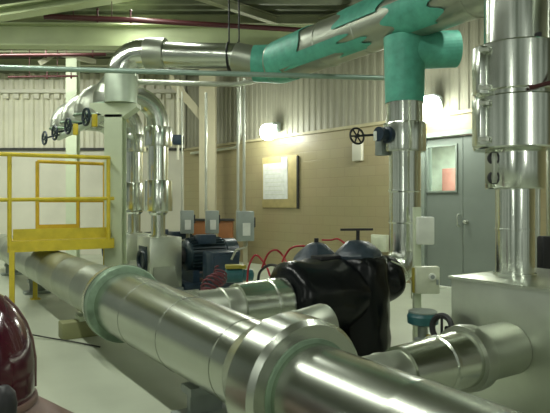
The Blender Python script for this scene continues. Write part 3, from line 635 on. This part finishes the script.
# ------------------------------------------------------------------ thin overhead lines
mb = MB(); mb.cyl(P(-60, 66, 6.5), P(386, 78, 7.1), .032, n=16); one('thin_overhead_pipe', mb, 'steelpipe', 'thin grey-green pipe crossing level from the left edge to the teal riser', 'pipe')
mb = MB(); mb.tube(fillet([P(132, 82, 8.5), P(236, 84.5, 8.6), P(292, 74, 8.5)], .5, 5), .04, 14); one('thin_overhead_pipe', mb, 'conduit', 'short bright thin pipe below the level overhead pipe, ending in a slanted piece', 'pipe')
for pts, lab, r in (((P(44, 16.5, 9.0), P(140, 20.5, 9.3), P(302, 30, 10.0)), 'longest maroon sprinkler pipe under the roof deck above the level overhead pipe', .045), ((P(-30, 56, 11.0), P(106, 54.5, 11.4)), 'maroon sprinkler pipe just above the thin grey-green pipe at the left', .035), ((P(8, 77, 12.2), P(78, 76, 12.6)), 'short maroon sprinkler pipe just below the thin grey-green pipe at the left', .022)):
    b = MB(); b.tube(list(pts), r, 12)
    d_ = (pts[1] - pts[0])
    t_ = thing('sprinkler_pipe', pts[0], lab, 'pipe'); obj('pipe', b, 'redpipe', t_)
    for f in (.3, .7):
        k = pts[0].lerp(pts[1], f); b = MB(); b.cyl(k, V((k.x, k.y, ROOF)), .008, n=6); obj('hanger_rod', b, 'redpipe', t_)
    for f in (.55, .9):
        k = pts[0].lerp(pts[1], f); b = MB(); b.lathe(k - EZ * .06, EZ, [(0, .012), (.02, .025), (.04, .014), (.20, .014), (.22, .03), (.24, .01)], 10); obj('sprinkler_head', b, 'redpipe', t_)

# ------------------------------------------------------------------ notice board, wall lamps, wall items
def wall_a(px): 
    rx = (px - 275) / FPX; t = (2.88 - 9.6 * rx) / (.887 + rx); return -t * 1.337, 9.6 + t
def wz(px, py): a, Y_ = wall_a(px); return a, CAMZ - (py - HOR) / FPX * Y_
a0, zt = wz(264.5, 160); a1, zb_ = wz(290, 199)
t_ = thing('notice_board', W((a0 + a1) / 2, -.02, zb_), 'white sheet on a tan notice board on the yellow wall under the left lamp', 'notice board')
mb = MB(); wbox(mb, a0 - .05, a1 + .26, -.035, 0, zb_ - .20, zt + .05, .006); obj('backing', mb, 'tan', t_)
mb = MB(); wbox(mb, a0, a1 - .04, -.045, -.036, zb_, zt - .10); wbox(mb, a1 - .24, a1 - .04, -.05, -.046, zt - .28, zt + .02); sh = obj('sheet', mb, 'paper', t_)
mb = MB()
for k in range(7): wbox(mb, a0 + .06, a1 - .14 - .06 * (k % 3), -.0475, -.0455, zb_ + .10 + k * .095, zb_ + .112 + k * .095)
obj('faint_lines', mb, 'ivory', sh)
mb = MB(); wbox(mb, a1 + .26, a1 + .30, -.05, 0, zb_ - .22, zt + .02); obj('side_rail', mb, 'dark', t_)
for px_, py_, r, lab, en in ((268, 132, .19, 'glowing white wall lamp above the notice board', 60), (428, 109, .235, 'glowing white wall lamp above the grey-green door', 75)):
    a, z = wz(px_, py_)
    t_ = thing('wall_lamp', W(a, -.1, z - .2), lab, 'lamp', 'glowing wall lamps')
    base = W(a, 0, z); cam_ = V((0, 0, CAMZ)); k = 1 - .30 / ((base - cam_).dot(WN)); g = cam_ + (base - cam_) * k    # globe centre, 0.3 m off the wall
    ga = (g - QW).dot(WX)
    b = MB(); wbox(b, ga - .11, ga + .11, -.14, 0, g.z + .02, g.z + .24, .02); wbox(b, ga - .13, ga + .13, -.30, -.10, g.z + r * .85, g.z + r * .85 + .05, .015); obj('fixture', b, 'grey', t_)
    b = MB(); b.lathe(g - EZ * r, EZ, [(0, .03), (.02, r * .5), (r * .4, r * .85), (r, r), (r * 1.5, r * .9), (r * 1.85, r * .6)], 28); obj('globe', b, 'lamp', t_)
    ld = bpy.data.lights.new('lamp_light', 'POINT'); ld.energy = en; ld.color = (.96, 1, .90); ld.shadow_soft_size = .1
    lo = bpy.data.objects.new('lamp_light', ld); COL.objects.link(lo); lo.location = g - WN * (r + .12) - EZ * .05
a, z = wz(359, 152)
mb = MB(); wbox(mb, a - .12, a + .12, -.08, 0, z - .18, z + .18, .015); one('wall_box', mb, 'lowwall', 'pale box on the yellow wall below the black handwheel', 'box')
a, z = wz(382, 243)
mb = MB(); wbox(mb, a - .18, a + .18, -.12, 0, z - .16, z + .16, .015); wbox(mb, a - .14, a + .14, -.13, -.11, z - .12, z + .12, .008); one('wall_box', mb, 'ivory', 'pale box low on the yellow wall beside the silver riser', 'box')

# ------------------------------------------------------------------ yellow platform
O = V((-3.50, 7.25, 0)); e1 = EU; e2 = V((-.36, .933, 0)); PWD, PDP = 1.36, 1.05
def T(a, b, z): return O + e1 * a + e2 * b + EZ * z
pf = thing('access_platform', T(.68, .5, 0), 'yellow steel access platform with guard rails at the left over the floor pipe', 'platform')
ZD0, ZD1 = .81, .95
def bars(lst, w, h, name, m='yellow'):
    b = MB()
    for p, q in lst: b.bar(p, q, w, h)
    return obj(name, b, m, pf)
bars([(T(0, 0, .88), T(PWD, 0, .88)), (T(PWD, 0, .88), T(PWD, PDP, .88)), (T(PWD, PDP, .88), T(0, PDP, .88)), (T(0, PDP, .88), T(0, 0, .88))], .05, .14, 'deck_frame')
mb = MB(); mb.prism([T(.02, .02, .945), T(PWD - .02, .02, .945), T(PWD - .02, PDP - .02, .945), T(.02, PDP - .02, .945)], EZ * .012); obj('deck_plate', mb, 'plate', pf)
bars([(T(.04, .03, 1.04), T(PWD - .04, .03, 1.04))], .012, .15, 'toe_board')
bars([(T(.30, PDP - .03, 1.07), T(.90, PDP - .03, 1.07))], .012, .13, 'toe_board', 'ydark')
bars([(T(PWD - .03, .05, 1.02), T(PWD - .03, PDP - .05, 1.02))], .012, .11, 'toe_board')
for a, b, z1 in ((.03, -.01, .81), (PWD - .04, -.01 + PDP, .81), (.22, PDP + .3, .0)):
    pass
for a, b in ((.03, .0), (.27, PDP), (PWD - .03, PDP)):
    mb = MB(); mb.bar(T(a, b, .0), T(a, b, .83), .065, .065, up=e2); mb.box(T(a, b, .008), (.13, .13, .016), rz=RZ); obj('leg', mb, 'yellow', pf)
for a, b in ((.0, .0), (PWD - .06, .0), (PWD - .04, PDP), (.30, PDP), (.90, PDP)):
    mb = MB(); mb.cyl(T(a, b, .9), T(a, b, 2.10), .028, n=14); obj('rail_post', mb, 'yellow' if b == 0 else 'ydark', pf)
mb = MB(); mb.cyl(T(-.35, 0, 2.10), T(PWD - .04, 0, 2.12), .028, n=14); obj('top_rail', mb, 'yellow', pf)
mb = MB(); mb.cyl(T(-.35, 0, 1.50), T(PWD + .02, 0, 1.53), .026, n=14); obj('mid_rail', mb, 'yellow', pf)
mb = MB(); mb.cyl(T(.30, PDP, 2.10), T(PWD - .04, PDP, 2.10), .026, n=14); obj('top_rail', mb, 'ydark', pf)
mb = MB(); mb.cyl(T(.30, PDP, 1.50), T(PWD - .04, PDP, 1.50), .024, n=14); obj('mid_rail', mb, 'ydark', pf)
mb = MB(); mb.cyl(T(PWD - .05, 0, 2.11), T(PWD - .04, PDP, 2.11), .026, n=14); obj('top_rail', mb, 'yellow', pf)
mb = MB(); mb.cyl(T(PWD - .05, 0, 1.52), T(PWD - .04, PDP, 1.51), .024, n=14); obj('mid_rail', mb, 'yellow', pf)
mb = MB(); mb.lathe(T(.20, .30, .957), EZ, [(0, .12), (.03, .13), (.06, .125), (.09, .10), (.11, .03)], 24); wobble(mb, .02); 
for v in mb.bm.verts: v.co.z = max(v.co.z, .957)
one('folded_cloth', mb, 'cloth', 'crumpled pale cloth lying on the yellow platform deck', 'cloth', angle=60)

# ------------------------------------------------------------------ maroon motor lower left
q = P(-26, 300, 2.75); q.z = 0
MP = [(0, .26), (.02, .275), (.05, .28), (.20, .28), (.30, .265), (.39, .235), (.46, .195), (.53, .135), (.57, .07), (.58, .02)]
t_ = thing('maroon_motor', q, 'glossy dark maroon upright motor at the lower left corner on a dusty pink base', 'motor')
mb = MB(); mb.lathe(q + EZ * .45, EZ, MP, 48); obj('housing', mb, 'maroon', t_, angle=50)
mb = MB(); mb.lathe(q + EZ * .44, EZ, [(0, .24), (.0, .292), (.015, .296), (.03, .292), (.03, .24)], 48); obj('rim', mb, 'pink', t_)
dv = V((.90, .43, 0)).normalized()
mb = MB(); mb.tube([q + EZ * (.45 + t) + dv * (rr + .002) for t, rr in MP[2:8]], .007, 8); obj('edge_seam', mb, 'pink', t_)
mb = MB(); mb.lathe(q, EZ, [(0, .56), (.22, .56), (.25, .54), (.42, .31), (.44, .28)], 48); obj('base_flange', mb, 'pink', t_, angle=25)
mb = MB(); mb.lathe(P(3, 400, 2.42) - EZ * .10, EZ, [(0, .055), (.08, .058), (.13, .05), (.16, .025), (.165, .01)], 24); obj('cable_gland', mb, 'blackm', t_)
# thin cable on the floor
hose([P(28, 336, 5.96) * 1, P(50, 340, 5.87), P(74, 344, 5.72), P(100, 349, 5.55)], .008, 'dark', 'thin dark cable lying on the floor between maroon motor and floor pipe', 'floor_cable')
for o in bpy.data.objects:
    if o.name.startswith('floor_cable'): o.location.z = .001

# ------------------------------------------------------------------ light
def area(loc, sx, sy, e, rot=(0, 0, 0), col=(.96, 1., .90)):
    d = bpy.data.lights.new('ceiling_or_added_light', 'AREA'); d.shape = 'RECTANGLE'; d.size = sx; d.size_y = sy; d.energy = e; d.color = col
    o = bpy.data.objects.new('ceiling_or_added_light', d); COL.objects.link(o); o.location = loc; o.rotation_euler = rot; return o
area(F(.2, 3.0, 4.9), .14, 4.2, 130, (0, 0, RZ))
area(F(.2, 8.0, 4.9), .14, 4.2, 130, (0, 0, RZ))
area(F(3.2, 9.0, 4.9), .14, 3.0, 60, (0, 0, RZ))
area(F(4.9, 1.6, 4.9), .14, 3.5, 90, (0, 0, RZ))
area((-1.6, -1.5, 2.6), .16, 2.2, 26, (math.radians(90), 0, math.radians(-20)))      # two lamps added unseen behind the camera, for streaks on the risers
area((3.4, -1.2, 2.6), .16, 2.2, 26, (math.radians(90), 0, math.radians(25)))
area((-7.2, 10.9, 5.0), 6, .2, 360, (math.radians(30), 0, 0))  # added light aimed at the left wall to brighten it
area(W(.0, 1.2, 2.95), 1.2, .6, 190, (0, 0, AW))
w = bpy.data.worlds.new('hall'); SC.world = w; w.use_nodes = True
bg = w.node_tree.nodes['Background']; wn = w.node_tree
tc = wn.nodes.new('ShaderNodeTexCoord'); mp_ = wn.nodes.new('ShaderNodeMapping'); mp_.inputs['Scale'].default_value = (1, 1, .12)
nz = wn.nodes.new('ShaderNodeTexNoise'); nz.inputs['Scale'].default_value = 4.5; nz.inputs['Detail'].default_value = 2
rp = wn.nodes.new('ShaderNodeValToRGB'); rp.color_ramp.elements[0].position = .42; rp.color_ramp.elements[1].position = .62
rp.color_ramp.elements[0].color = (.12, .16, .11, 1); rp.color_ramp.elements[1].color = (.85, .92, .80, 1)  # added dark and bright bands, mirrored as streaks in the metal
wn.links.new(tc.outputs['Generated'], mp_.inputs['Vector']); wn.links.new(mp_.outputs[0], nz.inputs['Vector']); wn.links.new(nz.outputs['Fac'], rp.inputs['Fac']); wn.links.new(rp.outputs['Color'], bg.inputs[0])
bg.inputs[1].default_value = .48

# ------------------------------------------------------------------ camera
cd = bpy.data.cameras.new('camera'); cam = bpy.data.objects.new('camera', cd); COL.objects.link(cam)
cam.location = (0, 0, CAMZ); cam.rotation_euler = (math.pi / 2, 0, 0)
cd.sensor_width = 36; cd.lens = 36 * FPX / 550; cd.shift_y = -(206.5 - HOR) / 550; cd.clip_start = .05
SC.camera = cam
SC.view_settings.view_transform = 'Standard'
SC.view_settings.exposure = 0.
